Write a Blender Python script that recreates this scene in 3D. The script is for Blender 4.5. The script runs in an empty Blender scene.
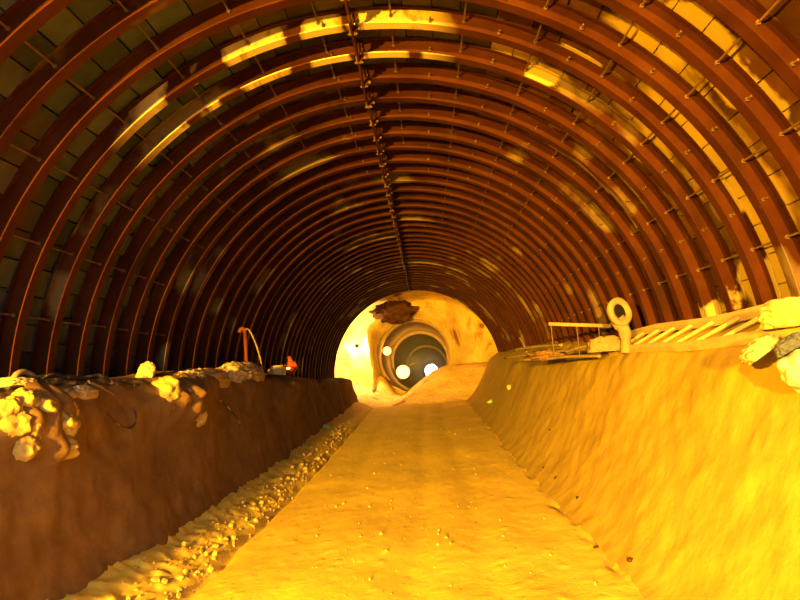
import bpy, bmesh, math, random
from mathutils import Vector, Matrix, noise
random.seed(7)
SC = bpy.context.scene
COL = SC.collection
R = math.radians

# ------------------------------------------------------------------ camera frame
F = 615.0
VPX, VPY, ROLL = 427.0, 370.0, R(5.0)
CAM = Vector((0.37, 0.0, 1.65))
a_c = Vector(((VPX-400)/F, -(VPY-300)/F, -1)).normalized()
u_c = Vector((-math.sin(ROLL), math.cos(ROLL), 0))
u_c = (u_c - a_c*u_c.dot(a_c)).normalized()
r_c = a_c.cross(u_c)
M = Matrix((r_c, a_c, u_c))            # world <- camera
cam_d = bpy.data.cameras.new('camera'); cam = bpy.data.objects.new('camera', cam_d); COL.objects.link(cam)
cam.matrix_world = Matrix.Translation(CAM) @ M.to_4x4()
cam_d.sensor_width = 36; cam_d.lens = F/800*36; cam_d.clip_start = 0.02; cam_d.clip_end = 400
SC.camera = cam

def ray(px, py):
    return (M @ Vector(((px-400)/F, -(py-300)/F, -1))).normalized()
def at(px, py, d):                      # the point of the place seen at a pixel, d metres down the tunnel
    v = ray(px, py); return CAM + v*(d/v.y)

# ------------------------------------------------------------------ object helpers
def link(name, me, mat=None, parent=None, smooth=False):
    o = bpy.data.objects.new(name, me); COL.objects.link(o)
    if mat:
        for m in (mat if isinstance(mat, (list, tuple)) else [mat]): me.materials.append(m)
    if parent: o.parent = parent
    if smooth: me.polygons.foreach_set('use_smooth', [True]*len(me.polygons))
    return o
def obj(name, bm, mat=None, parent=None, smooth=False):
    bmesh.ops.recalc_face_normals(bm, faces=bm.faces)
    me = bpy.data.meshes.new(name); bm.to_mesh(me); bm.free()
    return link(name, me, mat, parent, smooth)
def tag(o, label, cat, group=None):
    o['label'] = label; o['category'] = cat
    if group: o['group'] = group
    return o
def thing(name, label, cat, loc=(0, 0, 0), group=None):
    o = bpy.data.objects.new(name, None); COL.objects.link(o); o.location = loc; o.empty_display_size = .1
    return tag(o, label, cat, group)
def struct(o):
    o['kind'] = 'structure'; return o

def box(bm, c, s, rot=None):
    r = bmesh.ops.create_cube(bm, size=1)
    m = Matrix.Translation(c) @ (rot.to_4x4() if rot else Matrix.Identity(4)) @ Matrix.Diagonal((s[0], s[1], s[2], 1))
    bmesh.ops.transform(bm, matrix=m, verts=r['verts']); return r['verts']
def frame_of(t):
    t = t.normalized(); up = Vector((0, 0, 1)) if abs(t.z) < .9 else Vector((0, 1, 0))
    s = t.cross(up).normalized(); return s, s.cross(t).normalized()
def tube(bm, pts, r, n=8, caps=True):
    pts = [Vector(p) for p in pts]; rings = []
    up = None
    for i, p in enumerate(pts):
        t = (pts[min(i+1, len(pts)-1)] - pts[max(i-1, 0)])
        if up is None: s, up = frame_of(t)
        else:
            t.normalize(); up = (up - t*up.dot(t)).normalized(); s = t.cross(up)
        rr = r[i] if isinstance(r, (list, tuple)) else r
        rings.append([bm.verts.new(p + (s*math.cos(2*math.pi*k/n) + up*math.sin(2*math.pi*k/n))*rr) for k in range(n)])
    for a, b in zip(rings, rings[1:]):
        for k in range(n): bm.faces.new((a[k], a[(k+1) % n], b[(k+1) % n], b[k]))
    if caps: bm.faces.new(rings[0]); bm.faces.new(list(reversed(rings[-1])))
def bar(bm, p, q, w, h):
    p, q = Vector(p), Vector(q); t = q-p; s, u = frame_of(t)
    rot = Matrix((s, t.normalized(), u)).transposed()
    box(bm, (p+q)/2, (w, t.length, h), rot)
def smooth_path(pts, n=6):
    pts = [Vector(p) for p in pts]; out = []
    for i in range(len(pts)-1):
        p0 = pts[max(i-1, 0)]; p1 = pts[i]; p2 = pts[i+1]; p3 = pts[min(i+2, len(pts)-1)]
        for k in range(n):
            t = k/n
            out.append(.5*((2*p1) + (p2-p0)*t + (2*p0-5*p1+4*p2-p3)*t*t + (3*p1-p0-3*p2+p3)*t**3))
    out.append(pts[-1]); return out
def fbm(p, o=4, s=0.): return noise.fractal(Vector(p)+Vector((s, s*.7, -s)), 1.0, 2.1, o)

# ------------------------------------------------------------------ materials
def mat(name, ramp, scale=3., rough=.85, detail=6, bump=.3, bscale=20., metallic=0., over=None, attr=None, bdist=.02, spec=.06, xr=None, spots=None):
    """ramp: [(pos, rgb)...] over world-position noise; over: (rgb, scale, lo, hi, stretch) patches laid on top"""
    m = bpy.data.materials.new(name); m.use_nodes = True; nt = m.node_tree; N = nt.nodes; L = nt.links
    b = N['Principled BSDF']; b.inputs['Roughness'].default_value = rough; b.inputs['Metallic'].default_value = metallic
    b.inputs['Specular IOR Level'].default_value = spec
    g = N.new('ShaderNodeNewGeometry')
    n1 = N.new('ShaderNodeTexNoise'); n1.inputs['Scale'].default_value = scale; n1.inputs['Detail'].default_value = detail
    n1.inputs['Roughness'].default_value = .65
    L.new(g.outputs['Position'], n1.inputs['Vector'])
    cr = N.new('ShaderNodeValToRGB'); el = cr.color_ramp.elements
    while len(el) < len(ramp): el.new(.5)
    for e, (p, c) in zip(el, ramp): e.position = p; e.color = (*c, 1)
    L.new(n1.outputs['Fac'], cr.inputs['Fac']); out = cr.outputs['Color']
    if attr:
        at_ = N.new('ShaderNodeAttribute'); at_.attribute_name = attr
        mx = N.new('ShaderNodeMix'); mx.data_type = 'RGBA'; mx.blend_type = 'MULTIPLY'; mx.inputs['Factor'].default_value = 1
        L.new(out, mx.inputs['A']); L.new(at_.outputs['Color'], mx.inputs['B']); out = mx.outputs['Result']
    for ov in (over or []):
        c, sc, lo, hi, st = ov
        mp = N.new('ShaderNodeMapping'); mp.inputs['Scale'].default_value = st; L.new(g.outputs['Position'], mp.inputs['Vector'])
        n2 = N.new('ShaderNodeTexNoise'); n2.inputs['Scale'].default_value = sc; n2.inputs['Detail'].default_value = 5
        L.new(mp.outputs['Vector'], n2.inputs['Vector'])
        mr = N.new('ShaderNodeMapRange'); mr.inputs['From Min'].default_value = lo; mr.inputs['From Max'].default_value = hi
        L.new(n2.outputs['Fac'], mr.inputs['Value'])
        fac = mr.outputs['Result']
        if xr:                                             # splashes reach only over part of the arch
            sp = N.new('ShaderNodeSeparateXYZ'); L.new(g.outputs['Position'], sp.inputs[0])
            for x0, x1 in xr:
                m2 = N.new('ShaderNodeMapRange'); m2.inputs['From Min'].default_value = x0; m2.inputs['From Max'].default_value = x1
                L.new(sp.outputs['X'], m2.inputs['Value'])
                mu = N.new('ShaderNodeMath'); mu.operation = 'MULTIPLY'; L.new(fac, mu.inputs[0]); L.new(m2.outputs['Result'], mu.inputs[1]); fac = mu.outputs[0]
        mx = N.new('ShaderNodeMix'); mx.data_type = 'RGBA'; L.new(fac, mx.inputs['Factor'])
        L.new(out, mx.inputs['A']); mx.inputs['B'].default_value = (*c, 1); out = mx.outputs['Result']
    if spots:                                              # mortar splashes with a place of their own
        n4 = N.new('ShaderNodeTexNoise'); n4.inputs['Scale'].default_value = 3.5; n4.inputs['Detail'].default_value = 5
        L.new(g.outputs['Position'], n4.inputs['Vector'])
        fac = None
        for c, rr in spots:
            vs = N.new('ShaderNodeVectorMath'); vs.operation = 'SUBTRACT'; L.new(g.outputs['Position'], vs.inputs[0]); vs.inputs[1].default_value = c
            vd = N.new('ShaderNodeVectorMath'); vd.operation = 'DIVIDE'; L.new(vs.outputs[0], vd.inputs[0]); vd.inputs[1].default_value = rr
            vl = N.new('ShaderNodeVectorMath'); vl.operation = 'LENGTH'; L.new(vd.outputs[0], vl.inputs[0])
            ad = N.new('ShaderNodeMath'); ad.operation = 'MULTIPLY_ADD'; L.new(n4.outputs['Fac'], ad.inputs[0]); ad.inputs[1].default_value = 1.6; L.new(vl.outputs['Value'], ad.inputs[2])
            mr = N.new('ShaderNodeMapRange'); mr.inputs['From Min'].default_value = 1.75; mr.inputs['From Max'].default_value = 1.6; L.new(ad.outputs[0], mr.inputs['Value'])
            if fac is None: fac = mr.outputs['Result']
            else:
                mm = N.new('ShaderNodeMath'); mm.operation = 'MAXIMUM'; L.new(fac, mm.inputs[0]); L.new(mr.outputs['Result'], mm.inputs[1]); fac = mm.outputs[0]
        mx = N.new('ShaderNodeMix'); mx.data_type = 'RGBA'; L.new(fac, mx.inputs['Factor']); L.new(out, mx.inputs['A']); mx.inputs['B'].default_value = (.30, .22, .08, 1); out = mx.outputs['Result']
    L.new(out, b.inputs['Base Color'])
    if bump:
        n3 = N.new('ShaderNodeTexNoise'); n3.inputs['Scale'].default_value = bscale; n3.inputs['Detail'].default_value = 7
        L.new(g.outputs['Position'], n3.inputs['Vector'])
        bp = N.new('ShaderNodeBump'); bp.inputs['Strength'].default_value = bump; bp.inputs['Distance'].default_value = bdist
        L.new(n3.outputs['Fac'], bp.inputs['Height']); L.new(bp.outputs['Normal'], b.inputs['Normal'])
    return m
def emit(name, c, s):
    m = bpy.data.materials.new(name); m.use_nodes = True; b = m.node_tree.nodes['Principled BSDF']
    b.inputs['Base Color'].default_value = (*c, 1); b.inputs['Emission Color'].default_value = (*c, 1)
    b.inputs['Emission Strength'].default_value = s; return m
def wall_pt(px, py, r=3.255, zc=1.56):                     # where the view meets the lagging
    v = ray(px, py); o = CAM - Vector((0, 0, zc)); A = v.x**2+v.z**2; B = o.x*v.x+o.z*v.z; Cc = o.x**2+o.z**2-r*r
    return CAM + v*((-B+math.sqrt(B*B-A*Cc))/A)
SPOT_L = [(wall_pt(652, 290), (.5, .22, .42)), (wall_pt(712, 312), (.5, .24, .34)), (wall_pt(765, 292), (.5, .45, .40)), (wall_pt(735, 175), (.5, .22, .35)), (wall_pt(772, 240), (.5, .22, .6)),
          (wall_pt(561, 308), (.5, .3, .34)), (wall_pt(645, 150), (.4, .25, .35)), (wall_pt(745, 95), (.5, .25, .6)), (wall_pt(700, 40), (.6, .25, .4))]
SPOT_W = [(wall_pt(765, 292), (.5, .45, .40)), (wall_pt(690, 268), (.3, .16, .14)), (wall_pt(738, 195), (.4, .2, .2)), (wall_pt(712, 312), (.5, .24, .25)), (wall_pt(580, 50), (.25, .5, .3)), (wall_pt(545, 70), (.2, .4, .2))]
MORT = (.62, .50, .30)
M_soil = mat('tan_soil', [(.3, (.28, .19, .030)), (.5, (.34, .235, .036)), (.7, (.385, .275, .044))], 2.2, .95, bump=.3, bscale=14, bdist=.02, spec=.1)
M_road = mat('packed_soil', [(.28, (.57, .40, .05)), (.5, (.67, .48, .06)), (.72, (.73, .54, .07))], 1.6, .95, bump=.3, bscale=24, bdist=.012, spec=.1,
             over=[((.36, .25, .13), 22, .64, .72, (1, .5, 1))])
M_clod = mat('clod_soil', [(.3, (.25, .175, .04)), (.6, (.38, .28, .07))], 5, .95, bump=.6, bscale=30, spec=.1)
M_rust = mat('rusted_steel', [(.25, (.018, .0035, .001)), (.5, (.036, .009, .002)), (.75, (.056, .0165, .004))], 1.5, .75, bump=.15, bscale=40, bdist=.004,
             over=[((.12, .08, .035), .75, .60, .66, (1, 1.8, 1)), ((.020, .006, .002), 2.2, .60, .72, (1, 1, .35))], spots=SPOT_W)
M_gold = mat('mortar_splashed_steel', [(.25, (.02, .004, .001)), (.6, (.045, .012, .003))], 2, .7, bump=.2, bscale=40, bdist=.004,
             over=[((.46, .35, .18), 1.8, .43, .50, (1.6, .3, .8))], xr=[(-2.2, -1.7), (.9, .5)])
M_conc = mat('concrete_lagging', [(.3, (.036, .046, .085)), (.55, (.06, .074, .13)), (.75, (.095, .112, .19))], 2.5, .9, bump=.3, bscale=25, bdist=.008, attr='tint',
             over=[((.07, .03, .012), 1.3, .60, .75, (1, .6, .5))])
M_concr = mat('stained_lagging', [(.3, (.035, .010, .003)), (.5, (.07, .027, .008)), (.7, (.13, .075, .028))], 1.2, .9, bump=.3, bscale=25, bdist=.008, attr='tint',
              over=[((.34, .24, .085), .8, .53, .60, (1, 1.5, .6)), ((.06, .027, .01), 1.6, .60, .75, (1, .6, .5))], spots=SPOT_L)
M_concd = mat('shade_dark_lagging', [(.3, (.025, .018, .012)), (.5, (.05, .038, .026)), (.75, (.09, .07, .048))], 1.6, .9, bump=.3, bscale=25, bdist=.008, attr='tint')  # shade between the crown ribs put into the lagging colour
M_rod = mat('dark_iron', [(.3, (.07, .04, .025)), (.7, (.14, .08, .04))], 8, .6, bump=.1)
M_nut = mat('worn_iron', [(.3, (.05, .026, .012)), (.7, (.11, .07, .035))], 12, .55, bump=.1)
M_rock = mat('raw_rock', [(.25, (.36, .24, .07)), (.5, (.56, .42, .14)), (.75, (.64, .50, .18))], 1.1, .9, bump=.7, bscale=5, bdist=.12,
             over=[((.22, .09, .035), .9, .60, .68, (1, 1, .6))])
M_dark = mat('dark_earth_shaded_rock', [(.3, (.035, .016, .008)), (.7, (.07, .032, .015))], 3, .9, bump=.6, bscale=8, bdist=.05)
M_lin2 = mat('grey_shotcrete', [(.3, (.16, .10, .045)), (.7, (.27, .18, .08))], 1.2, .9, bump=.3, bscale=6, bdist=.04)
M_ring2 = mat('pale_concrete_ring', [(.3, (.28, .19, .09)), (.7, (.40, .28, .14))], 2, .85, bump=.2)
M_hose = mat('black_rubber', [(.3, (.02, .018, .016)), (.7, (.05, .042, .035))], 6, .5, bump=.1, over=[((.40, .30, .17), 7, .52, .66, (1, 1, 1))])
M_hosed = mat('dusty_rubber', [(.3, (.10, .07, .04)), (.7, (.24, .18, .10))], 7, .8, bump=.2)
M_sack = mat('dusty_sacking', [(.3, (.26, .19, .095)), (.7, (.42, .32, .17))], 6, .9, bump=.4, bscale=60, bdist=.006)
M_bank = mat('shade_darkened_soil', [(.3, (.098, .053, .018)), (.5, (.135, .076, .025)), (.7, (.18, .108, .034))], 2.2, .95, bump=.35, bscale=14, bdist=.02, spec=.1)  # soil darkened in colour to deepen the left bank's shadow
M_mud = mat('mud_caked_iron', [(.3, (.15, .105, .05)), (.7, (.26, .19, .09))], 7, .9, bump=.4, bscale=40, bdist=.006)
M_void = mat('hole_shade_black', [(.3, (.006, .005, .004)), (.7, (.012, .01, .008))], 7, .9, bump=0)
M_pale = mat('pale_cement_sack', [(.3, (.42, .35, .14)), (.7, (.55, .46, .20))], 5, .9, bump=.35, bscale=30, bdist=.008)
M_cloth = mat('slate_cloth', [(.3, (.04, .05, .07)), (.7, (.09, .10, .125))], 9, .9, bump=.4, bscale=40, bdist=.01)
M_stone = mat('pale_stone', [(.3, (.40, .35, .29)), (.7, (.55, .50, .42))], 5, .9, bump=.4, bscale=20, over=[((.16, .12, .11), 6, .66, .70, (1, 1, 1))])
M_wood = mat('dusty_timber', [(.3, (.32, .23, .11)), (.7, (.48, .36, .18))], 5, .85, bump=.3, bscale=30, bdist=.005)
M_orange = mat('orange_painted_pipe', [(.3, (.07, .018, .004)), (.7, (.11, .032, .007))], 8, .6, bump=.1)
M_red = mat('orange_plastic', [(.3, (.22, .04, .012)), (.7, (.32, .07, .02))], 8, .5, bump=.1)
M_green = mat('faded_green_plastic', [(.3, (.22, .36, .10)), (.7, (.36, .46, .16))], 12, .6, bump=.2)
M_lamp = emit('lit_lamp_glass', (1, .66, .16), 2.6)
M_lampw = emit('bright_floodlight_glass', (1, .72, .22), 3)
M_small = emit('small_lit_bulb', (1, .5, .12), 9)

# ------------------------------------------------------------------ tunnel numbers
RI = 3.10                       # inner flange radius
WEB = .155; FLW = .10          # web depth, flange width
RL = RI + WEB                   # lagging face
ZC = 1.56                       # axis height above the road
Y0 = .04; STEP = .5
def pol(r, th, y): return Vector((r*math.sin(th), y, ZC + r*math.cos(th)))   # th from the crown, + to the right
def zroad(y): return .42*max(0, min(1, (y-8)/14))**1.3
def sstep(t): t = max(0, min(1, t)); return t*t*(3-2*t)
def interp(prof, x):
    for (x0, z0), (x1, z1) in zip(prof, prof[1:]):
        if x <= x1: return z0 + (z1-z0)*(x-x0)/(x1-x0)
    return prof[-1][1]

# lining: three meshes of concrete lagging slabs plus a tight backing shell
def lining(name, t0, t1, m):
    bm = bmesh.new(); rnd = random.Random(name)
    cl = bm.loops.layers.color.new('tint')
    nb = int((23.04+4.46)/STEP); ts = R(4.4)
    n = round((t1-t0)/ts); ts = (t1-t0)/n
    for j in range(nb):
        ya = -4.46 + j*STEP
        off = rnd.uniform(-.3, .3)
        for k in range(n):
            a = t0 + ts*(k+.02) + (off*ts if k else 0); b = t0 + ts*(k+(.965 if m is M_conc else .985)) + (off*ts if k < n-1 else 0)
            d = rnd.uniform(0, .022) + (.02 if rnd.random() < .1 else 0); tl = rnd.uniform(-.01, .01)
            v = [bm.verts.new(pol(RL+dd, th, y)) for (th, dd) in ((a, d+tl), (b, d-tl)) for y in (ya+.004, ya+STEP-.004)]
            w = [bm.verts.new(pol(RL+.07, th, y)) for th in (a, b) for y in (ya+.004, ya+STEP-.004)]
            g = rnd.uniform(.72, 1.12); 
            for q in ((0, 1, 3, 2), (4, 6, 7, 5)):
                pass
            for f in ((v[0], v[1], v[3], v[2]), (v[0], v[2], w[2], w[0]), (v[1], w[1], w[3], v[3]), (v[0], w[0], w[1], v[1]), (v[2], v[3], w[3], w[2])):
                ff = bm.faces.new(f)
                for lp in ff.loops: lp[cl] = (g, g, g, 1)
    m2 = 24
    for k in range(m2):
        a = t0+(t1-t0)*k/m2; b = t0+(t1-t0)*(k+1)/m2
        ff = bm.faces.new([bm.verts.new(pol(RL+.075, th, y)) for th, y in ((a, -4.46), (b, -4.46), (b, 23.1), (a, 23.1))])
        for lp in ff.loops: lp[cl] = (.35, .32, .3, 1)
    me = bpy.data.meshes.new(name); bm.to_mesh(me); bm.free()
    return struct(link(name, me, m))
bm = bmesh.new()                                        # ground shell under the banks
for k in range(24):
    a = R(97)+R(166)*k/24; b = R(97)+R(166)*(k+1)/24
    bm.faces.new([bm.verts.new(pol(RL+.075, th, y)) for th, y in ((a, -4.46), (b, -4.46), (b, 23.1), (a, 23.1))])
struct(obj('floor', bm, M_dark))
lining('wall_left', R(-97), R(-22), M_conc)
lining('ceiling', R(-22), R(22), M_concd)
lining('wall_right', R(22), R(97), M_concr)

# ------------------------------------------------------------------ steel ribs
T0, T1 = R(-96), R(96)
def arc_box(bm, r0, r1, y0, y1, n=110, wob=0):
    prev = None
    for k in range(n+1):
        th = T0 + (T1-T0)*k/n
        q = [bm.verts.new(pol(r, th, y)) for r, y in ((r0, y0), (r1, y0), (r1, y1), (r0, y1))]
        if prev:
            for i in range(4): bm.faces.new((prev[i], prev[(i+1) % 4], q[(i+1) % 4], q[i]))
        else: bm.faces.new(q)
        prev = q
    bm.faces.new(list(reversed(prev)))
def shade_arc(me):
    me.polygons.foreach_set('use_smooth', [True]*len(me.polygons))
    me.set_sharp_from_angle(angle=R(40))
def mesh_of(fn, name):
    bm = bmesh.new(); fn(bm); bmesh.ops.recalc_face_normals(bm, faces=bm.faces)
    me = bpy.data.meshes.new(name); bm.to_mesh(me); bm.free(); return me
def flange_mesh(m):
    me = mesh_of(lambda b: arc_box(b, RI, RI+.010, -FLW/2, FLW/2), 'flange'); me.materials.append(m); shade_arc(me); return me
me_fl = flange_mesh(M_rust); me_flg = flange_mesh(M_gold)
me_fo = mesh_of(lambda b: arc_box(b, RL-.009, RL-.001, -FLW/2, FLW/2), 'flange'); me_fo.materials.append(M_rust); shade_arc(me_fo)
def web_mesh(m):
    me = mesh_of(lambda b: arc_box(b, RI+.010, RL-.009, -.006, .006), 'web'); me.materials.append(m); shade_arc(me); return me
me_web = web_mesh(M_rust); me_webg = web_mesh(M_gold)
ROD_T = [R(5.75+11.5*k) for k in range(-8, 8)]
me_rod = {}
for t in ROD_T:
    def f(bm, t=t):
        p = pol(RI+.085, t, 0)
        tube(bm, [p+Vector((0, -STEP+.012, 0)), p+Vector((0, -.01, 0)), p+Vector((0, .03, 0))], .0085, 6)
        tube(bm, [p+Vector((0, -.024, 0)), p+Vector((0, -.007, 0))], .017, 6)
    me_rod[t] = mesh_of(f, 'tie_rod'); me_rod[t].materials.append(M_rod)
BOLT_T = [R(-5), R(12), R(23), R(34.5), R(46), R(57.5), R(69)]
me_bolt = {}
for t in BOLT_T:
    def f(bm, t=t):
        p = pol(RI+.05, t, 0)
        tube(bm, [p+Vector((0, -.075, 0)), p+Vector((0, -.006, 0))], .008, 6)
        tube(bm, [p+Vector((0, -.03, 0)), p+Vector((0, -.007, 0))], .016, 6)
    me_bolt[t] = mesh_of(f, 'bolt'); me_bolt[t].materials.append(M_nut)
def splice(bm):
    rr = RI
    for s in (-1, 1):
        box(bm, Vector((s*.014, 0, ZC+rr+.05)), (.012, .13, .15))
    box(bm, Vector((0, -.045, ZC+rr-.028)), (.055, .014, .05))
me_sp = mesh_of(splice, 'splice_plate'); me_sp.materials.append(M_rust)
def spbolt(bm):
    z = ZC+RI-.03
    tube(bm, [(-.05, -.03, z), (.05, -.03, z)], .011, 6)
    tube(bm, [(-.045, -.03, z), (-.03, -.03, z)], .02, 6); tube(bm, [(.03, -.03, z), (.045, -.03, z)], .02, 6)
    tube(bm, [(.02, -.06, z+.07), (.02, .06, z+.07)], .012, 6)
me_sb = mesh_of(spbolt, 'splice_bolt'); me_sb.materials.append(M_nut)

ORD = ['first', 'second', 'third', 'fourth', 'fifth', 'sixth', 'seventh', 'eighth', 'ninth', 'tenth', 'eleventh', 'twelfth', 'thirteenth',
       'fourteenth', 'fifteenth', 'sixteenth', 'seventeenth', 'eighteenth', 'nineteenth', 'twentieth', 'twenty-first', 'twenty-second']
GOLD = {10, 11}
ks = list(range(5, 47))          # ribs in view
rnd = random.Random(3)
for i, k in enumerate(ks):
    y = Y0 + STEP*k
    last = len(ks)-1-i
    if k == 10: lab = 'rusty steel arch rib splashed with bright mortar, upper left, crossing the top edge'
    elif k == 11: lab = 'rusty steel arch rib with mortar smears, directly behind the bright mortar-splashed one'
    elif i == 0: lab = 'nearest rust-brown steel arch rib, cut by the top corners of the photo'
    elif last == 0: lab = 'last steel arch rib, framing the glowing rock chamber at the tunnel mouth'
    elif i < 22: lab = 'rust-brown steel arch rib with tie rods, %s from the camera' % ORD[i]
    else: lab = 'dim steel arch rib deep in the tunnel, %s back from the glowing mouth' % ORD[last]
    rib = thing('steel_arch_rib', lab, 'arch rib', (rnd.uniform(-.006, .006), y, rnd.uniform(-.008, .008)), 'steel arch ribs of the tunnel')
    g = k in GOLD
    def part(name, me):
        o = bpy.data.objects.new(name, me); COL.objects.link(o); o.parent = rib; return o
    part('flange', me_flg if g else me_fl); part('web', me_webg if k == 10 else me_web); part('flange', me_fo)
    if i < 30: sp = part('splice_plate', me_sp)
    if i < 16:
        b = part('bolt', me_sb); b.parent = sp
    if i < 20:
        for t in ROD_T:
            if i < 12 or t > R(15): part('tie_rod', me_rod[t])
    if i < 14:
        for t in BOLT_T: part('bolt', me_bolt[t])

# plain ribs behind the camera, where the shadows of the wall begin
def plain(bm):
    arc_box(bm, RI, RI+.010, -FLW/2, FLW/2); arc_box(bm, RI+.010, RL-.009, -.006, .006)
me_pl = mesh_of(plain, 'trim'); me_pl.materials.append(M_rust); shade_arc(me_pl)
for q, k in enumerate(range(-8, 5)):
    o = bpy.data.objects.new('trim_%d' % (q+1), me_pl); COL.objects.link(o); o.location = (0, Y0+STEP*k, 0); struct(o)

# conduit under the crown
cd = thing('crown_conduit', 'thin dark pipe running along the tunnel crown under the ribs', 'pipe', (-.02, 2.0, ZC+RI-.05))
bm = bmesh.new(); rnd = random.Random(5)
pts = [(rnd.uniform(-.008, .008), .5*q, rnd.uniform(-.01, .008)) for q in range(0, 43)]
tube(bm, smooth_path(pts, 3), .016, 8); obj('pipe', bm, M_rust, cd, True)
for q in range(1, 34):
    bm = bmesh.new(); box(bm, Vector((0, .5*q+.04, .018)), (.05, .05, .064)); tube(bm, [(-.04, .5*q+.04, -.01), (.04, .5*q+.04, -.01)], .009, 6)
    obj('clamp', bm, M_nut, cd)

# ------------------------------------------------------------------ ground
def grid(name, us, ys, fn, m):
    bm = bmesh.new(); rows = []
    for y in ys: rows.append([bm.verts.new(fn(u, y)) for u in us])
    for a, b in zip(rows, rows[1:]):
        for i in range(len(us)-1): bm.faces.new((a[i], a[i+1], b[i+1], b[i]))
    me = bpy.data.meshes.new(name); bm.to_mesh(me); bm.free()
    if me.polygons[0].normal.z < 0: me.flip_normals()
    return link(name, me, m, None, True)
def yrange(y0, y1):
    ys = []; y = y0
    while y < y1:
        ys.append(y); y += .5 if y < -4 else .10 if y < 2 else .030 + .006*max(0, y-3)
    ys.append(y1); return ys
def road_z(x, y):
    z = zroad(y)
    z += .018*fbm((x*1.2, y*.6, 0), 2) + .0035*fbm((x*9, y*5, 3), 3)
    for tx in (-.95, .15, .75):                           # wheel tracks
        z -= .022*math.exp(-((x-tx+.05*math.sin(y*.5))/.16)**2)
    cl = noise.noise(Vector((x*14, y*11, 9))); z += .03*max(0, cl-.35)
    edge = x+1.74+.05*fbm((y*1.3, 1, 2), 3)               # grooves at both road edges
    z -= .075*math.exp(-(edge/.045)**2)
    if x < -1.74:                                          # loose soil shelved against the left bank
        t = -1.74-x; z += .50*t*t/(t+.03)
        z += min(1, t*8)*(.025*fbm((x*7, y*6, 1), 4, 11)+.04*max(0, noise.noise(Vector((x*11, y*10, 4))))+.03*abs(noise.noise(Vector((x*22, y*18, 2)))))
    edge = x-1.72+.07*fbm((y*1.7, 5, 2), 3)
    z -= .035*math.exp(-(edge/.03)**2)*max(0, min(1, .5+1.5*noise.noise(Vector((y*2, 3, 1)))))
    return z
XR = [-2.34+.03*i for i in range(144)]
struct(grid('floor', XR, yrange(-24.4, 23.3), lambda x, y: Vector((x, y, road_z(x, y))), M_road))

PL = [(-3.32, 1.78), (-2.95, 1.81), (-2.64, 1.80), (-2.49, 1.73), (-2.425, 1.5), (-2.385, 1.1), (-2.345, .70), (-2.30, .34), (-2.22, .08), (-2.08, -.10), (-1.9, -.2)]
PR = [(1.60, -.06), (1.74, .0), (1.90, .15), (2.15, .52), (2.42, 1.02), (2.60, 1.41), (2.75, 1.64), (2.98, 1.80), (3.32, 1.88)]
def dense(prof, st=.035):
    pts = [Vector((x, 0, z)) for x, z in prof]; sm = smooth_path(pts, 12)
    out = [sm[0]]; acc = 0
    for p, q in zip(sm, sm[1:]):
        acc += (q-p).length
        if acc >= st: out.append(q); acc = 0
    if (out[-1]-sm[-1]).length > .005: out.append(sm[-1])
    return out
DL, DR = dense(PL), dense(PR)
def nrm(D, i):
    t = (D[min(i+1, len(D)-1)]-D[max(i-1, 0)]).normalized(); n = Vector((-t.z, 0, t.x)); return n
def left_pt(i, y):
    p = DL[i].copy(); n = nrm(DL, i); h = max(0, min(1, p.z/1.9))
    low = sstep((y-9)/12)
    p.z = p.z*(1-.13*low*h) + zroad(y)*(1-h)
    wav = .10*fbm((0, y*.45, 7), 3)*h
    d = .05*fbm((p.x*1.2, y*1.0, p.z*1.2), 4, 3) + wav
    d += .02*fbm((p.x*6, y*5, p.z*6), 3, 21)
    for (yb, zb, ry, rz, am) in BULGE:
        e = ((y-yb)/ry)**2+((p.z-zb)/rz)**2
        if e < 4: d += am*math.exp(-e)*(1+.5*fbm((p.x*6, y*7, p.z*6), 4, 31))
    fade = min(1, i/4, (len(DL)-1-i)/3+.2)
    return Vector((p.x, y, p.z)) + n*d*fade
BULGE = [(4.4, 1.55, .5, .22, .16), (6.8, 1.52, .55, .22, .30), (4.4, 1.28, .10, .10, .10), (7.9, 1.7, .45, .12, .10), (9.6, 1.65, .5, .14, .12), (12.5, 1.5, .7, .2, .14)]
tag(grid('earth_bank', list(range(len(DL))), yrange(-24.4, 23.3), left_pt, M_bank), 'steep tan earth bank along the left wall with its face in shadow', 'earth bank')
def right_pt(i, y):
    p = DR[i].copy(); n = nrm(DR, i); h = max(0, min(1, p.z/1.8))
    p.z = p.z*(1+.13*sstep((y-7)/10)*h) + zroad(y)*(1-h)
    d = .05*fbm((p.x*.9, y*.7, p.z*.9), 3, 5)*h + .012*fbm((p.x*5, y*4, p.z*5), 3, 25)
    cl = noise.noise(Vector((p.x*6, y*5, p.z*6))); d += .02*max(0, cl-.4)
    fade = min(1, (len(DR)-1-i)/4, i/3+.2)
    return Vector((p.x, y, p.z)) + n*d*fade
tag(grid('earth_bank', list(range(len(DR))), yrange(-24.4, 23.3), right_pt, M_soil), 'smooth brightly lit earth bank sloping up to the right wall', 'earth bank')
def zl(x, y):
    i = min(range(len(DL)), key=lambda q: abs(DL[q].x-x)); return left_pt(i, y).z
def zr(x, y):
    i = min(range(len(DR)), key=lambda q: abs(DR[q].x-x)); return right_pt(i, y).z
def top_left(px, y, lift=0.):                              # a point on the left bank's top at depth y
    x = at(px, 375, y).x; x = max(-3.12, min(-2.45, x)); return Vector((x, y, zl(x, y)+lift))

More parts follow.
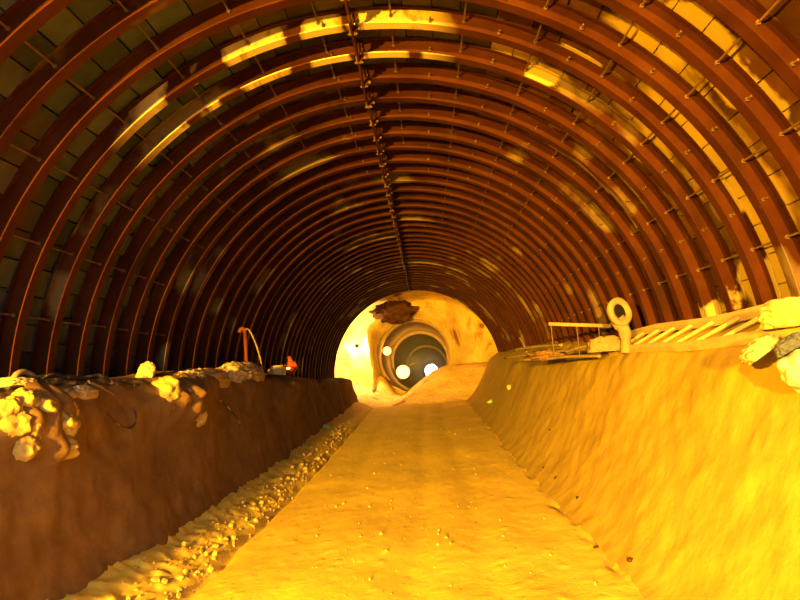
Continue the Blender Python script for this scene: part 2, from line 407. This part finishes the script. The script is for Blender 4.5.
# loose clods on the road and along the road's left edge: nobody could count them
bm = bmesh.new(); rnd = random.Random(11)
def clod(bm, c, r, rnd):
    q = bmesh.ops.create_icosphere(bm, subdivisions=1, radius=r)
    sx, sy, sz = (rnd.uniform(.6, 1.3) for _ in range(3))
    for v in q['verts']:
        v.co = Vector((v.co.x*sx, v.co.y*sy, v.co.z*sz))*(1+.35*noise.noise(v.co*90+c*7)) + c
for _ in range(330):
    y = 2.6+rnd.random()**1.6*14; x = rnd.uniform(-1.5, 1.6)
    if rnd.random() < .5: x = rnd.choice((-.4, .3, .85)) + rnd.gauss(0, .18)
    r = .006+.014*rnd.random()**3; clod(bm, Vector((x, y, road_z(x, y)+r*.3)), r, rnd)
for _ in range(900):
    y = 3.0+rnd.random()**1.4*14; i = min(len(DL)-1, max(0, int(len(DL)-2-abs(rnd.gauss(0, 9)))))
    x = -1.76-abs(rnd.gauss(0, .2)); p = Vector((max(-2.2, x), y, road_z(max(-2.2, x), y))); r = .008+.028*rnd.random()**3; clod(bm, p+Vector((0, 0, r*.3)), r, rnd)
o = obj('loose_clods', bm, M_clod, None, False); o['kind'] = 'stuff'; o['label'] = 'small loose soil clods scattered over the road and the left road edge'

# ------------------------------------------------------------------ chamber and second tunnel
def chamber_floor(x, y):
    t = sstep((x+1.6)/3.0)
    z = .32 + 1.45*t*sstep((y-23.2)/4) + .5*sstep((y-24)/6)*max(0, -x-1.2)
    z += 1.0*math.exp(-((x+1.75)/.55)**2-((y-29.1)/.8)**2)
    return z + .10*fbm((x*.9, y*.9, 0), 4, 2)
XS = [-5.4+.12*i for i in range(91)]
struct(grid('floor', XS, [23.2+.12*i for i in range(64)], lambda x, y: Vector((x, y, chamber_floor(x, y) - (.25 if y < 23.3 else 0))), M_rock))
bm = bmesh.new(); rows = []                                # rough rock vault of the chamber
nT = 150
for j in range(60):
    y = 23.05+.125*j; row = []
    for k in range(nT+1):
        th = R(-180)+R(360)*k/nT
        r = 3.33 if j == 0 else (3.95+.35*fbm((math.sin(th)*2, y*.7, math.cos(th)*2), 5, 4)+.25*max(0, -math.sin(th)))
        if j == 1: r = min(r, 3.9)
        row.append(bm.verts.new(pol(r, th, y)))
    rows.append(row)
for a, b in zip(rows, rows[1:]):
    for k in range(nT): bm.faces.new((a[k], b[k], b[k+1], a[k+1]))
me = bpy.data.meshes.new('ceiling'); bm.to_mesh(me); bm.free()
struct(link('ceiling', me, M_rock, None, True))
# end face of rock with the mouth of the second tunnel
C2 = Vector((-.2, 30.0, 2.42)); R2 = 1.75
def axis2(y): t = (y-30)/24; return Vector((-.2+.57*t, y, 2.42-.42*t))
bm = bmesh.new(); rows = []
for j in range(34):
    s = j/33; row = []
    for k in range(97):
        th = 2*math.pi*k/96
        dx, dz = math.sin(th), math.cos(th)
        ri = R2+.02+ .10*max(0, fbm((dx*2, 0, dz*2), 3, 8))
        r = ri+(4.9-ri)*s**1.2
        x, z = C2.x+dx*r, C2.z+dz*r
        y = 30.1 - .55*sstep(s*3) + .50*fbm((x*.9, 1, z*.9), 5, 6)*min(1, s*4)
        y -= 1.5*math.exp(-((x+2.15)/.28)**2)*sstep((4.1-z)/.8)*min(1, s*14)   # pillar of rock left of the mouth
        y -= 1.7*sstep((x-1.0)/2.0)                         # the right side leans out towards the tunnel
        row.append(bm.verts.new(Vector((x, y, z))))
    rows.append(row)
for a, b in zip(rows, rows[1:]):
    for k in range(96): bm.faces.new((a[k], a[k+1], b[k+1], b[k]))
me = bpy.data.meshes.new('wall_end'); bm.to_mesh(me); bm.free(); struct(link('wall_end', me, M_rock, None, True))
# rock overhang above the second tunnel's mouth, its shade put into a dark colour
def blob(bm, c, s, seed, am=.3, fq=1.6, sub=4, rot=None, flat=None):
    q = bmesh.ops.create_icosphere(bm, subdivisions=sub, radius=1)
    for v in q['verts']:
        d = 1+am*fbm(v.co*fq, 4, seed)
        p = Vector((v.co.x*s[0]*d, v.co.y*s[1]*d, v.co.z*s[2]*d))
        if flat is not None and p.z < -flat*s[2]: p.z = -flat*s[2]
        if rot: p = rot @ p
        v.co = p + c
bm = bmesh.new(); p = at(394, 312, 28.9); blob(bm, p, (.95, .6, .50), 3, .4, 3.2)
tag(obj('shaded_rock_overhang', bm, M_dark, None, True), 'ragged lump of rock, coloured dark for its shade, hanging above the second tunnel mouth', 'rock lump')
# second tunnel
bm = bmesh.new(); prev = None
for j in range(41):
    y = 29.9+1.5*j; c = axis2(y); row = []
    for k in range(49):
        th = 2*math.pi*k/48; r = (R2+.10)*(1+.02*fbm((math.sin(th)*2, y*.4, math.cos(th)*2), 3, 1))
        row.append(bm.verts.new(Vector((c.x+r*math.sin(th), y, max(c.z-1.79, c.z+r*math.cos(th))))))
    if prev:
        for k in range(48): bm.faces.new((prev[k], prev[k+1], row[k+1], row[k]))
    prev = row
c = axis2(89.9); ce = Vector((.35+.62, 89.9, 1.45))
inner = [bm.verts.new(ce+Vector((.95*math.sin(2*math.pi*k/48), 0, 1.0*math.cos(2*math.pi*k/48)))) for k in range(48)]
for k in range(48): bm.faces.new((prev[k], prev[k+1], inner[(k+1) % 48], inner[k]))
me = bpy.data.meshes.new('wall_far'); bm.to_mesh(me); bm.free(); struct(link('wall_far', me, M_lin2, None, True))
for y, r_, w, lab in ((30.6, R2, .55, 'broad pale arch ring at the mouth of the second tunnel'), (38.5, R2-.02, .7, 'middle arch ring inside the second tunnel'),
                      (54, R2-.05, .9, 'innermost pale arch ring, deepest in the second tunnel')):
    c = axis2(y); bm = bmesh.new(); prev = None
    for k in range(41):
        th = R(-130)+R(260)*k/40
        q = [bm.verts.new(Vector((c.x+r*math.sin(th), yy, c.z+r*math.cos(th)))) for r, yy in ((r_-.06, y), (r_+.15, y), (r_+.15, y+w), (r_-.06, y+w))]
        if prev:
            for i in range(4): bm.faces.new((prev[i], prev[(i+1) % 4], q[(i+1) % 4], q[i]))
        else: bm.faces.new(q)
        prev = q
    bm.faces.new(list(reversed(prev)))
    tag(obj('arch_ring', bm, M_ring2), lab, 'arch ring')

# ------------------------------------------------------------------ lamps
def point(name, loc, col, w, rad):
    l = bpy.data.lights.new(name, 'POINT'); l.color = col; l.energy = w; l.shadow_soft_size = rad
    o = bpy.data.objects.new(name, l); COL.objects.link(o); o.location = loc; return o
def floodlight(p, r, glass, label, aim=Vector((.1, -1, 0))):
    t = thing('floodlight', label, 'lamp', p)
    s, u = frame_of(aim); rot = Matrix((s, aim.normalized(), u)).transposed()
    bm = bmesh.new(); n = 20; rings = []
    for (yy, rr) in ((0, r*.35), (r*.5, r*.55), (r*1.0, r), (r*1.05, r*1.06), (r*.98, r*1.06)):
        rings.append([bm.verts.new(rot @ Vector((rr*math.cos(2*math.pi*k/n), yy-r, rr*math.sin(2*math.pi*k/n)))) for k in range(n)])
    for a, b in zip(rings, rings[1:]):
        for k in range(n): bm.faces.new((a[k], a[(k+1) % n], b[(k+1) % n], b[k]))
    bm.faces.new(rings[0]); obj('housing', bm, M_nut, t, True)
    bm = bmesh.new(); q = bmesh.ops.create_uvsphere(bm, u_segments=20, v_segments=10, radius=1)
    for v in q['verts']: v.co = rot @ Vector((v.co.x*r*.98, v.co.y*r*.3, v.co.z*r*.98))
    obj('lens', bm, glass, t, True)
    bm = bmesh.new(); tube(bm, [rot @ Vector((0, -r*1.0, 0)), rot @ Vector((-r*.4, -r*1.2, r*.6)), rot @ Vector((-r*2.2, -r*1.2, r*1.2))], r*.09, 6)
    obj('bracket', bm, M_rod, t)
    return t
SOD = (1, .475, .006)
SOD2 = (1, .52, .07)
pA = at(387, 351, 31.4); floodlight(pA, .22, M_lamp, 'small lit floodlight high on the second tunnel left wall', Vector((.1, -1, -.1)))
point('lamp_light', pA+Vector((.1, -.35, 0)), SOD2, 50, .2)
pB = at(403, 372, 38); floodlight(pB, .42, M_lampw, 'large glaring floodlight low on the second tunnel left side', Vector((.1, -1, .02)))
point('lamp_light', pB+Vector((.9, -1.2, .5)), SOD2, 320, .3)
pC = at(357, 346, 28.5); floodlight(pC, .10, M_lampw, 'white-hot work lamp hung before the left rock face of the chamber', Vector((-.2, 1, -.1)))
point('lamp_light', pC+Vector((0, .1, .0)), (1, .64, .22), 1150, .15)
point('lamp_light', Vector((.5, 25.3, 5.15)), (1, .36, .02), 260, .12)
def flood(name, loc, to, w, ang, rad, blend=.35):
    l = bpy.data.lights.new(name, 'SPOT'); l.color = SOD; l.energy = w; l.shadow_soft_size = rad; l.spot_size = R(ang); l.spot_blend = blend
    o = bpy.data.objects.new(name, l); COL.objects.link(o); o.location = loc; o.rotation_euler = (Vector(to)-Vector(loc)).to_track_quat('-Z', 'Y').to_euler()
flood('sodium_floodlight', (-2.645, -3.0, 2.50), (1.0, 5, .9), 15500, 88, .07, .7)
flood('sodium_floodlight', (-2.65, -16.0, 2.50), (.3, 10, .2), 125000, 32, .12, .8)

# daylight from the portal behind and the far exit
w = bpy.data.worlds.new('world'); SC.world = w; w.use_nodes = True
bgn = w.node_tree.nodes['Background']; bgn.inputs['Color'].default_value = (.94, .97, 1, 1); bgn.inputs['Strength'].default_value = 11.0
pl = bpy.data.lights.new('portal', 'AREA'); pl.shape = 'RECTANGLE'; pl.size = 6.6; pl.size_y = 6.6; pl.cycles.is_portal = True
po = bpy.data.objects.new('portal', pl); COL.objects.link(po); po.location = (0, -4.5, 2.4); po.rotation_euler = (R(90), 0, 0)   # faces +y

# dusty haze hanging in the second tunnel
hz = bpy.data.materials.new('dust_haze'); hz.use_nodes = True; hn = hz.node_tree; hn.nodes.remove(hn.nodes['Principled BSDF'])
vs_ = hn.nodes.new('ShaderNodeVolumeScatter'); vs_.inputs['Color'].default_value = (.85, .80, .70, 1); vs_.inputs['Density'].default_value = .018; vs_.inputs['Anisotropy'].default_value = .3
hn.links.new(vs_.outputs[0], hn.nodes['Material Output'].inputs['Volume'])
bm = bmesh.new(); prev = None
for y in (31.3, 89.5):
    c = axis2(y); q = [bm.verts.new(Vector((c.x+(R2-.08)*math.sin(2*math.pi*k/32), y, c.z+(R2-.08)*math.cos(2*math.pi*k/32)))) for k in range(32)]
    if prev:
        for k in range(32): bm.faces.new((prev[k], prev[(k+1) % 32], q[(k+1) % 32], q[k]))
    bm.faces.new(q); prev = q
o = obj('dust_haze', bm, hz); o['kind'] = 'stuff'; o['label'] = 'brown dust haze filling the second tunnel around its lamps'

# ------------------------------------------------------------------ left bank: hoses, sacks, pipe
def hose(name, pts, r, m, label, cat='hose', group=None):
    bm = bmesh.new(); tube(bm, smooth_path(pts, 8), r, 8); return tag(obj(name, bm, m, None, True), label, cat, group)
def on_left(px, y, lift): return top_left(px, y, lift)
def crest(px, py, x=-2.56):                                 # a point of the left crest seen at a pixel
    v = ray(px, py); return CAM+v*((x-CAM.x)/v.x)
H = [
 ([(-6, 392), (14, 389), (35, 384), (60, 381), (85, 384), (105, 381), (125, 385), (150, 386), (172, 384)], -2.50, .026, M_hose, 'thick black hose lying lowest along the left bank crest'),
 ([(14, 386), (30, 380), (55, 376), (80, 379), (100, 376), (112, 382)], -2.56, .022, M_hose, 'black hose draped over the thick one on the left bank'),
 ([(20, 383), (42, 384), (66, 377), (92, 381), (120, 379), (140, 381)], -2.62, .020, M_hosed, 'dust-coated hose at the back of the left bank bundle'),
 ([(38, 382), (50, 375), (60, 376), (72, 385), (90, 387)], -2.53, .013, M_hose, 'thin black cable on top of the hose bundle on the left bank'),
 ([(18, 388), (40, 388), (70, 386), (96, 380)], -2.52, .018, M_hose, 'middle black hose filling the left bank bundle'),
]
for pp, xx, r, m, lab in H:
    hose('rubber_hose', [crest(px, py, xx) for px, py in pp], r, m, lab, 'hose', 'hoses along the left bank')
hose('bent_hose_end', [crest(px, py, -2.58) for px, py in ((12, 384), (16, 375), (24, 372), (33, 376), (40, 384))], .022, M_hosed, 'dusty hose arching up at the left edge of the bank', 'hose')
hose('cable', [crest(px, py, -2.48) for px, py in ((88, 382), (96, 385), (104, 389), (113, 395))], .016, M_hosed, 'dusty cable end sticking out over the left bank crest', 'cable')
def on_face(px, py, off=.03):                               # where the view ray meets the left bank
    v = ray(px, py); t = 2.0
    while t < 22:
        p = CAM+v*t
        if -3.1 < p.x < -1.7 and p.z < zl(p.x, p.y): break
        t += .02
    return CAM+v*(t-off)
hose('cable', [on_face(px, py) for px, py in ((98, 396), (106, 412), (118, 424), (130, 428), (136, 421), (135, 408))], .006, M_hose, 'thin dark cable looping down the shaded left bank face', 'cable')
hose('cable', [on_face(px, py) for px, py in ((186, 382), (205, 390), (222, 402), (233, 413), (240, 425))], .011, M_hose, 'black cable trailing over the bank beyond the bright clod patch', 'cable')

def lump(name, c, s, seed, m, label, cat, am=.3, fq=1.8, rz=0, rx=0, flat=.45, group=None, sub=4):
    bm = bmesh.new(); rot = Matrix.Rotation(rz, 3, 'Z') @ Matrix.Rotation(rx, 3, 'X')
    blob(bm, Vector(c), s, seed, am, fq, sub, rot, flat); return tag(obj(name, bm, m, None, True), label, cat, group)
def sackcloth(c, s, seed, m, name, label, cat, folds=5, am=.15, rz=0., tilt=0.):
    bm = bmesh.new(); q = bmesh.ops.create_icosphere(bm, subdivisions=5, radius=1)
    rot = Matrix.Rotation(rz, 3, 'Z') @ Matrix.Rotation(tilt, 3, 'Y')
    for v in q['verts']:
        n = v.co.copy(); p = Vector((abs(n.x)**.75*math.copysign(1, n.x), abs(n.y)**.75*math.copysign(1, n.y), abs(n.z)**.9*math.copysign(1, n.z)))
        crease = abs(noise.noise(Vector((n.x*folds*.5, n.y*folds, n.z*folds))+Vector((seed, seed, 0))))
        d = 1 + am*fbm(n*1.4, 3, seed) - .22*max(0, .22-crease)/.22*.6
        p = Vector((p.x*s[0]*d, p.y*s[1]*d, p.z*s[2]*d))
        if p.z < -.5*s[2]: p.z = -.5*s[2]
        v.co = rot @ p + Vector(c)
    return tag(obj(name, bm, m, None, True), label, cat)
def tl(px, y, up): return top_left(px, y, up)
sackcloth(crest(10, 386, -2.62), (.16, .16, .06), 3, M_sack, 'crumpled_sack', 'crumpled dusty sack flattened on the bank at the left photo edge', 'sack')
sackcloth(crest(146, 374, -2.60), (.09, .10, .13), 4, M_sack, 'crumpled_sack', 'upright crumpled sack standing where the hoses end', 'sack', rz=.4, tilt=.3)
sackcloth(crest(84, 393, -2.46), (.07, .22, .055), 5, M_sack, 'crumpled_sack', 'dusty sack sagging over the crest just below the hoses', 'sack', rz=.1, tilt=.5)
sackcloth(crest(46, 396, -2.45), (.07, .45, .055), 8, M_sack, 'crumpled_sack', 'long crumpled sack below the hoses above the bright clods', 'sack', rz=.0, tilt=.5)
sackcloth(crest(204, 382, -2.53), (.15, 1.10, .19), 6, M_sack, 'long_sack', 'long dusty sack lying along the left bank crest', 'sack', rz=.05, folds=6)
sackcloth(crest(240, 376, -2.60), (.24, 1.0, .22), 7, M_sack, 'tarpaulin_heap', 'rumpled tarpaulin heap around the foot of the orange standpipe', 'tarpaulin', folds=8)
c = crest(277, 373, -2.66)
bm = bmesh.new(); box(bm, c, (.34, .40, .30), Matrix.Rotation(.3, 3, 'Z')); bmesh.ops.bevel(bm, geom=bm.edges[:], offset=.06, segments=3, affect='EDGES')
bmesh.ops.subdivide_edges(bm, edges=bm.edges[:], cuts=2, use_grid_fill=True)
for v in bm.verts: v.co += Vector((1, 1, 1))*.03*noise.noise(v.co*5)
tag(obj('dusty_bag', bm, M_sack, None, True), 'squarish dusty bag on the bank right of the tarpaulin heap', 'bag')
# orange lamp on the bank
c = crest(291, 375, -2.66); t = thing('warning_lamp', 'small orange warning lamp glowing on the far left bank', 'lamp', c)
bm = bmesh.new(); blob(bm, Vector((0, 0, .16)), (.14, .13, .15), 9, .25); obj('cover', bm, M_red, t, True)
bm = bmesh.new(); tube(bm, [(0, 0, .26), (-.02, 0, .42)], [.08, .035], 10); obj('cap', bm, M_red, t, True)
bm = bmesh.new(); blob(bm, Vector((-.02, -.15, .15)), (.045, .03, .02), 2, .05, sub=3); obj('bulb', bm, M_small, t, True)
point('warning_light', c+Vector((.02, -.24, .2)), (1, .30, .05), 1.2, .03)
# standpipe with loop
c = crest(247, 373, -2.72); sc = c.y/615; t = thing('standpipe', 'slim orange upright pipe with a drooping hose, left bank', 'pipe', c)
bm = bmesh.new(); tube(bm, [(0, 0, -.05), (0, 0, 42*sc)], .030, 10); obj('upright', bm, M_orange, t, True)
bm = bmesh.new(); tube(bm, smooth_path([(0, 0, 41*sc), (-.02, 0, 44.5*sc), (-.07, 0, 44.5*sc), (-.10, 0, 41.5*sc)], 5), .034, 8); obj('spout', bm, M_orange, t, True)
bm = bmesh.new(); tube(bm, smooth_path([(0, 0, 43*sc), (.06, 0, 44*sc), (.13, .02, 36*sc), (.20, .04, 22*sc), (.25, .05, 6*sc), (.24, .03, -1*sc)], 6), .014, 8); obj('drooping_hose', bm, M_hosed, t, True)
c = crest(221, 374, -2.62); pts = [c+Vector((.02*q, .08*q/3, .10*abs(math.sin(q*.7))+.01)) for q in range(10)]
hose('coiled_wire', pts, .010, M_hosed, 'small coil of dusty wire left of the orange standpipe', 'wire')
# clods on the lit patches of the left bank
rnd = random.Random(21)
spots = [(8, 408), (22, 402), (38, 410), (52, 418), (28, 428), (44, 434), (57, 424), (12, 424), (60, 448), (24, 447), (64, 410), (170, 398), (180, 405), (192, 416), (162, 393)]
where = ['at the photo edge below the hoses', 'just under the flattened sack', 'in the middle of the bright clod patch', 'right of the middle of the bright clod patch', 'low in the bright clod patch',
         'lower right in the bright clod patch', 'at the right tip of the bright clod patch', 'lower left in the bright clod patch', 'alone at the bottom of the bright clod patch', 'hanging lowest on the left bank face', 'set apart right of the bright patch, near the crest',
         'on the bulge past the hose bundle', 'in the middle of the bulge past the hoses', 'at the lower tip of the bulge past the hoses', 'at the upper left of the bulge past the hoses']
for (px, py), wtxt in zip(spots, where):
    p = on_face(px, py, .06 if px < 100 else .02); s = .075+.05*rnd.random(); s *= p.y/4.6
    lump('soil_clod', p, (s*1.2, s*1.1, s), rnd.random()*40, M_clod, 'rounded lit soil clod ' + wtxt, 'clod', .32, 1.9, rnd.random()*3, flat=None, group='clods on the left bank')

# ------------------------------------------------------------------ right bank
def tr(px, y, x=None, lift=0.):
    x = at(px, 340, y).x if x is None else x; return Vector((x, y, zr(x, y)+lift))
def ladder():
    y0, y1 = 3.6, 8.0
    A0 = Vector((2.74, y0, zr(2.74, y0)+.05)); A1 = Vector((2.74, y1, zr(2.74, y1)+.05))
    B0 = Vector((2.98, y0, zr(2.98, y0)+.09)); B1 = Vector((2.96, y1, zr(2.96, y1)+.08))
    t = thing('wooden_ladder', 'long dusty wooden ladder lying along the right bank crest', 'ladder', A0)
    def rel(p): return p-A0
    for P, Q in ((A0, A1), (B0, B1)):
        bm = bmesh.new(); seg = [P.lerp(Q, i/8)+Vector((0, 0, .015*math.sin(i*1.3))) for i in range(9)]
        tube(bm, [rel(p) for p in seg], .052, 6); obj('side_rail', bm, M_wood, t, False)
    for i in range(9):
        f = .15+.10*i; p = A0.lerp(A1, f); q = B0.lerp(B1, f-.12)
        bm = bmesh.new(); bar(bm, rel(p), rel(q), .05, .03); obj('rung', bm, M_wood, t)
ladder()
sackcloth(at(793, 313, 3.95)+Vector((.08, 0, -.02)), (.17, .34, .13), 12, M_pale, 'cement_sack', 'plump pale cement sack at the right edge by the ladder', 'sack', folds=3, am=.12, rz=.2)
sackcloth(at(757, 347, 4.0)+Vector((.02, 0, -.02)), (.13, .24, .07), 13, M_sack, 'empty_sack', 'flat dusty sack half buried in the slope below the ladder', 'sack', folds=4, rz=-.5, tilt=-.6)
sackcloth(at(793, 346, 3.75), (.10, .17, .06), 14, M_cloth, 'dark_rag', 'slate grey rag trailing at the right edge below the ladder', 'rag', folds=7, rz=-.7, tilt=-.5)
lump('pale_stone', at(795, 371, 3.6)+Vector((.05, 0, 0)), (.12, .14, .11), 15, M_stone, 'pale pitted stone lying at the right photo edge below the dark rag', 'stone', .25, 1.5, flat=None)
# muddy pipe flange standing on the bank
yb = 7.2; c = at(622, 342, yb); c.z -= .03; t = thing('pipe_fitting', 'muddy upright pipe fitting with a round dark opening', 'pipe fitting', c); k = yb/615
bm = bmesh.new(); tube(bm, smooth_path([(.02, 0, -.1), (.05, .0, 8*k), (.03, .02, 18*k), (-.02, .02, 26*k)], 5), [.055]*5+[.07]*5+[.09]*6, 12); obj('stem', bm, M_mud, t, True)
bm = bmesh.new(); n = 20; rings = []
ax = Vector((.32, -1, .12)).normalized(); s, u = frame_of(ax); o0 = Vector((.0, -.02, 32*k))
for d, rr in ((-.06, .06), (-.05, .135), (.03, .15), (.045, .135), (.04, .085), (-.03, .075)):
    rings.append([bm.verts.new(o0+ax*d+(s*math.cos(2*math.pi*q/n)*(1+.06*math.sin(q*.63))+u*math.sin(2*math.pi*q/n)*1.15)*rr) for q in range(n)])
for a, b in zip(rings, rings[1:]):
    for q in range(n): bm.faces.new((a[q], a[(q+1) % n], b[(q+1) % n], b[q]))
bm.faces.new(rings[0]); obj('flange', bm, M_mud, t, True)
bm = bmesh.new(); bm.faces.new([bm.verts.new(o0+ax*.01+(s*math.cos(2*math.pi*q/n)+u*math.sin(2*math.pi*q/n)*1.15)*.086) for q in range(n)]); r2 = bmesh.ops.extrude_face_region(bm, geom=bm.faces[:])
for v in [g for g in r2['geom'] if isinstance(g, bmesh.types.BMVert)]: v.co -= ax*.03
obj('opening', bm, M_void, t, False)  # black plug: the hole's shade is painted in
sackcloth(at(606, 346, 7.5), (.22, .20, .13), 16, M_mud, 'slumped_sack', 'slumped dusty sack at the foot of the pipe fitting', 'sack', folds=5)
# beam on posts
yb = 8.6; p = at(549, 324, yb); q = at(611, 326, yb-.25); t = thing('timber_trestle', 'low trestle with one dusty beam against the right wall', 'trestle', p)
bm = bmesh.new(); bar(bm, (0, 0, 0), q-p, .05, .045); obj('beam', bm, M_mud, t)
for f in (.03, .45, .8):
    b0 = (q-p)*f; bm = bmesh.new(); bar(bm, b0+Vector((0, 0, -.02)), b0+Vector((.0, .02, -.42)), .012, .012); obj('leg', bm, M_rod, t)
labs = ['long bent steel rod lying over the right bank before the trestle', 'thin steel rod on the right bank pointing to the far mouth', 'short steel rod low on the right bank crest under the trestle', 'steel rod half buried next to the slumped sack', 'slender rod leaning out beside the chamber mouth']
for (x0, y0_, d0, x1, y1_, d1), lab in zip([(505, 358, 12, 610, 347, 7.6), (515, 350, 11.5, 562, 345, 9.5), (540, 360, 9.5, 600, 356, 7.8), (566, 352, 8.8, 598, 345, 7.9), (520, 338, 12, 527, 352, 11.5)], labs):
    a = at(x0, y0_, d0); b = at(x1, y1_, d1)
    hose('steel_rod', [a, a.lerp(b, .5)+Vector((0, 0, .02)), b], .02, M_mud, lab, 'rod', 'rods on the right bank')
lump('clod_heap', at(545, 357, 9.6), (.30, .40, .10), 31, M_bank, 'low heap of clods on the right bank crest under the trestle', 'clod heap', .5, 3)
# scraps
def on_right(px, py, off=.02):
    v = ray(px, py); t = 2.0
    while t < 22:
        p = CAM+v*t
        if (p.x < 1.72 and p.z < road_z(p.x, p.y)) or (p.x >= 1.72 and p.z < zr(p.x, p.y)): break
        t += .02
    return CAM+v*(t-off)
lump('green_scrap', on_right(326, 427), (.08, .09, .06), 41, M_green, 'green plastic scrap at the left road edge', 'scrap', .5, 2.5, sub=3)
lump('green_scrap', on_right(491, 402), (.10, .09, .06), 42, M_green, 'green scrap on the lower right bank near the chamber mouth', 'scrap', .5, 2.5, sub=3)
lump('paper_scrap', on_right(509, 388), (.05, .10, .09), 43, M_pale, 'pale paper scrap on the right bank above the green one', 'scrap', .5, 2.5, sub=3)
for (px, py), lab in zip([(544, 468), (556, 478), (578, 498), (596, 548), (630, 560), (550, 430)],
        ['dark clod at the far end of the right road edge crack', 'dark clod second along the right road edge crack', 'dark clod where the right road edge crack bends', 'dark clod on the road inside the right crack', 'dark clod near the close end of the right crack', 'dark clod alone on the lower right bank slope']):
    lump('dark_clod', on_right(px, py, .0), (.025, .03, .02), px, M_dark, lab, 'clod', .5, 2.5, sub=2, flat=None, group='clods along the right road edge')

# ------------------------------------------------------------------ view
vs = SC.view_settings; vs.view_transform = 'Standard'; vs.look = 'None'; vs.gamma = 1; vs.use_curve_mapping = False; vs.exposure = 0.0
SC.cycles.max_bounces = 6; SC.cycles.diffuse_bounces = 4; SC.cycles.sample_clamp_indirect = 6; SC.cycles.use_denoising = True
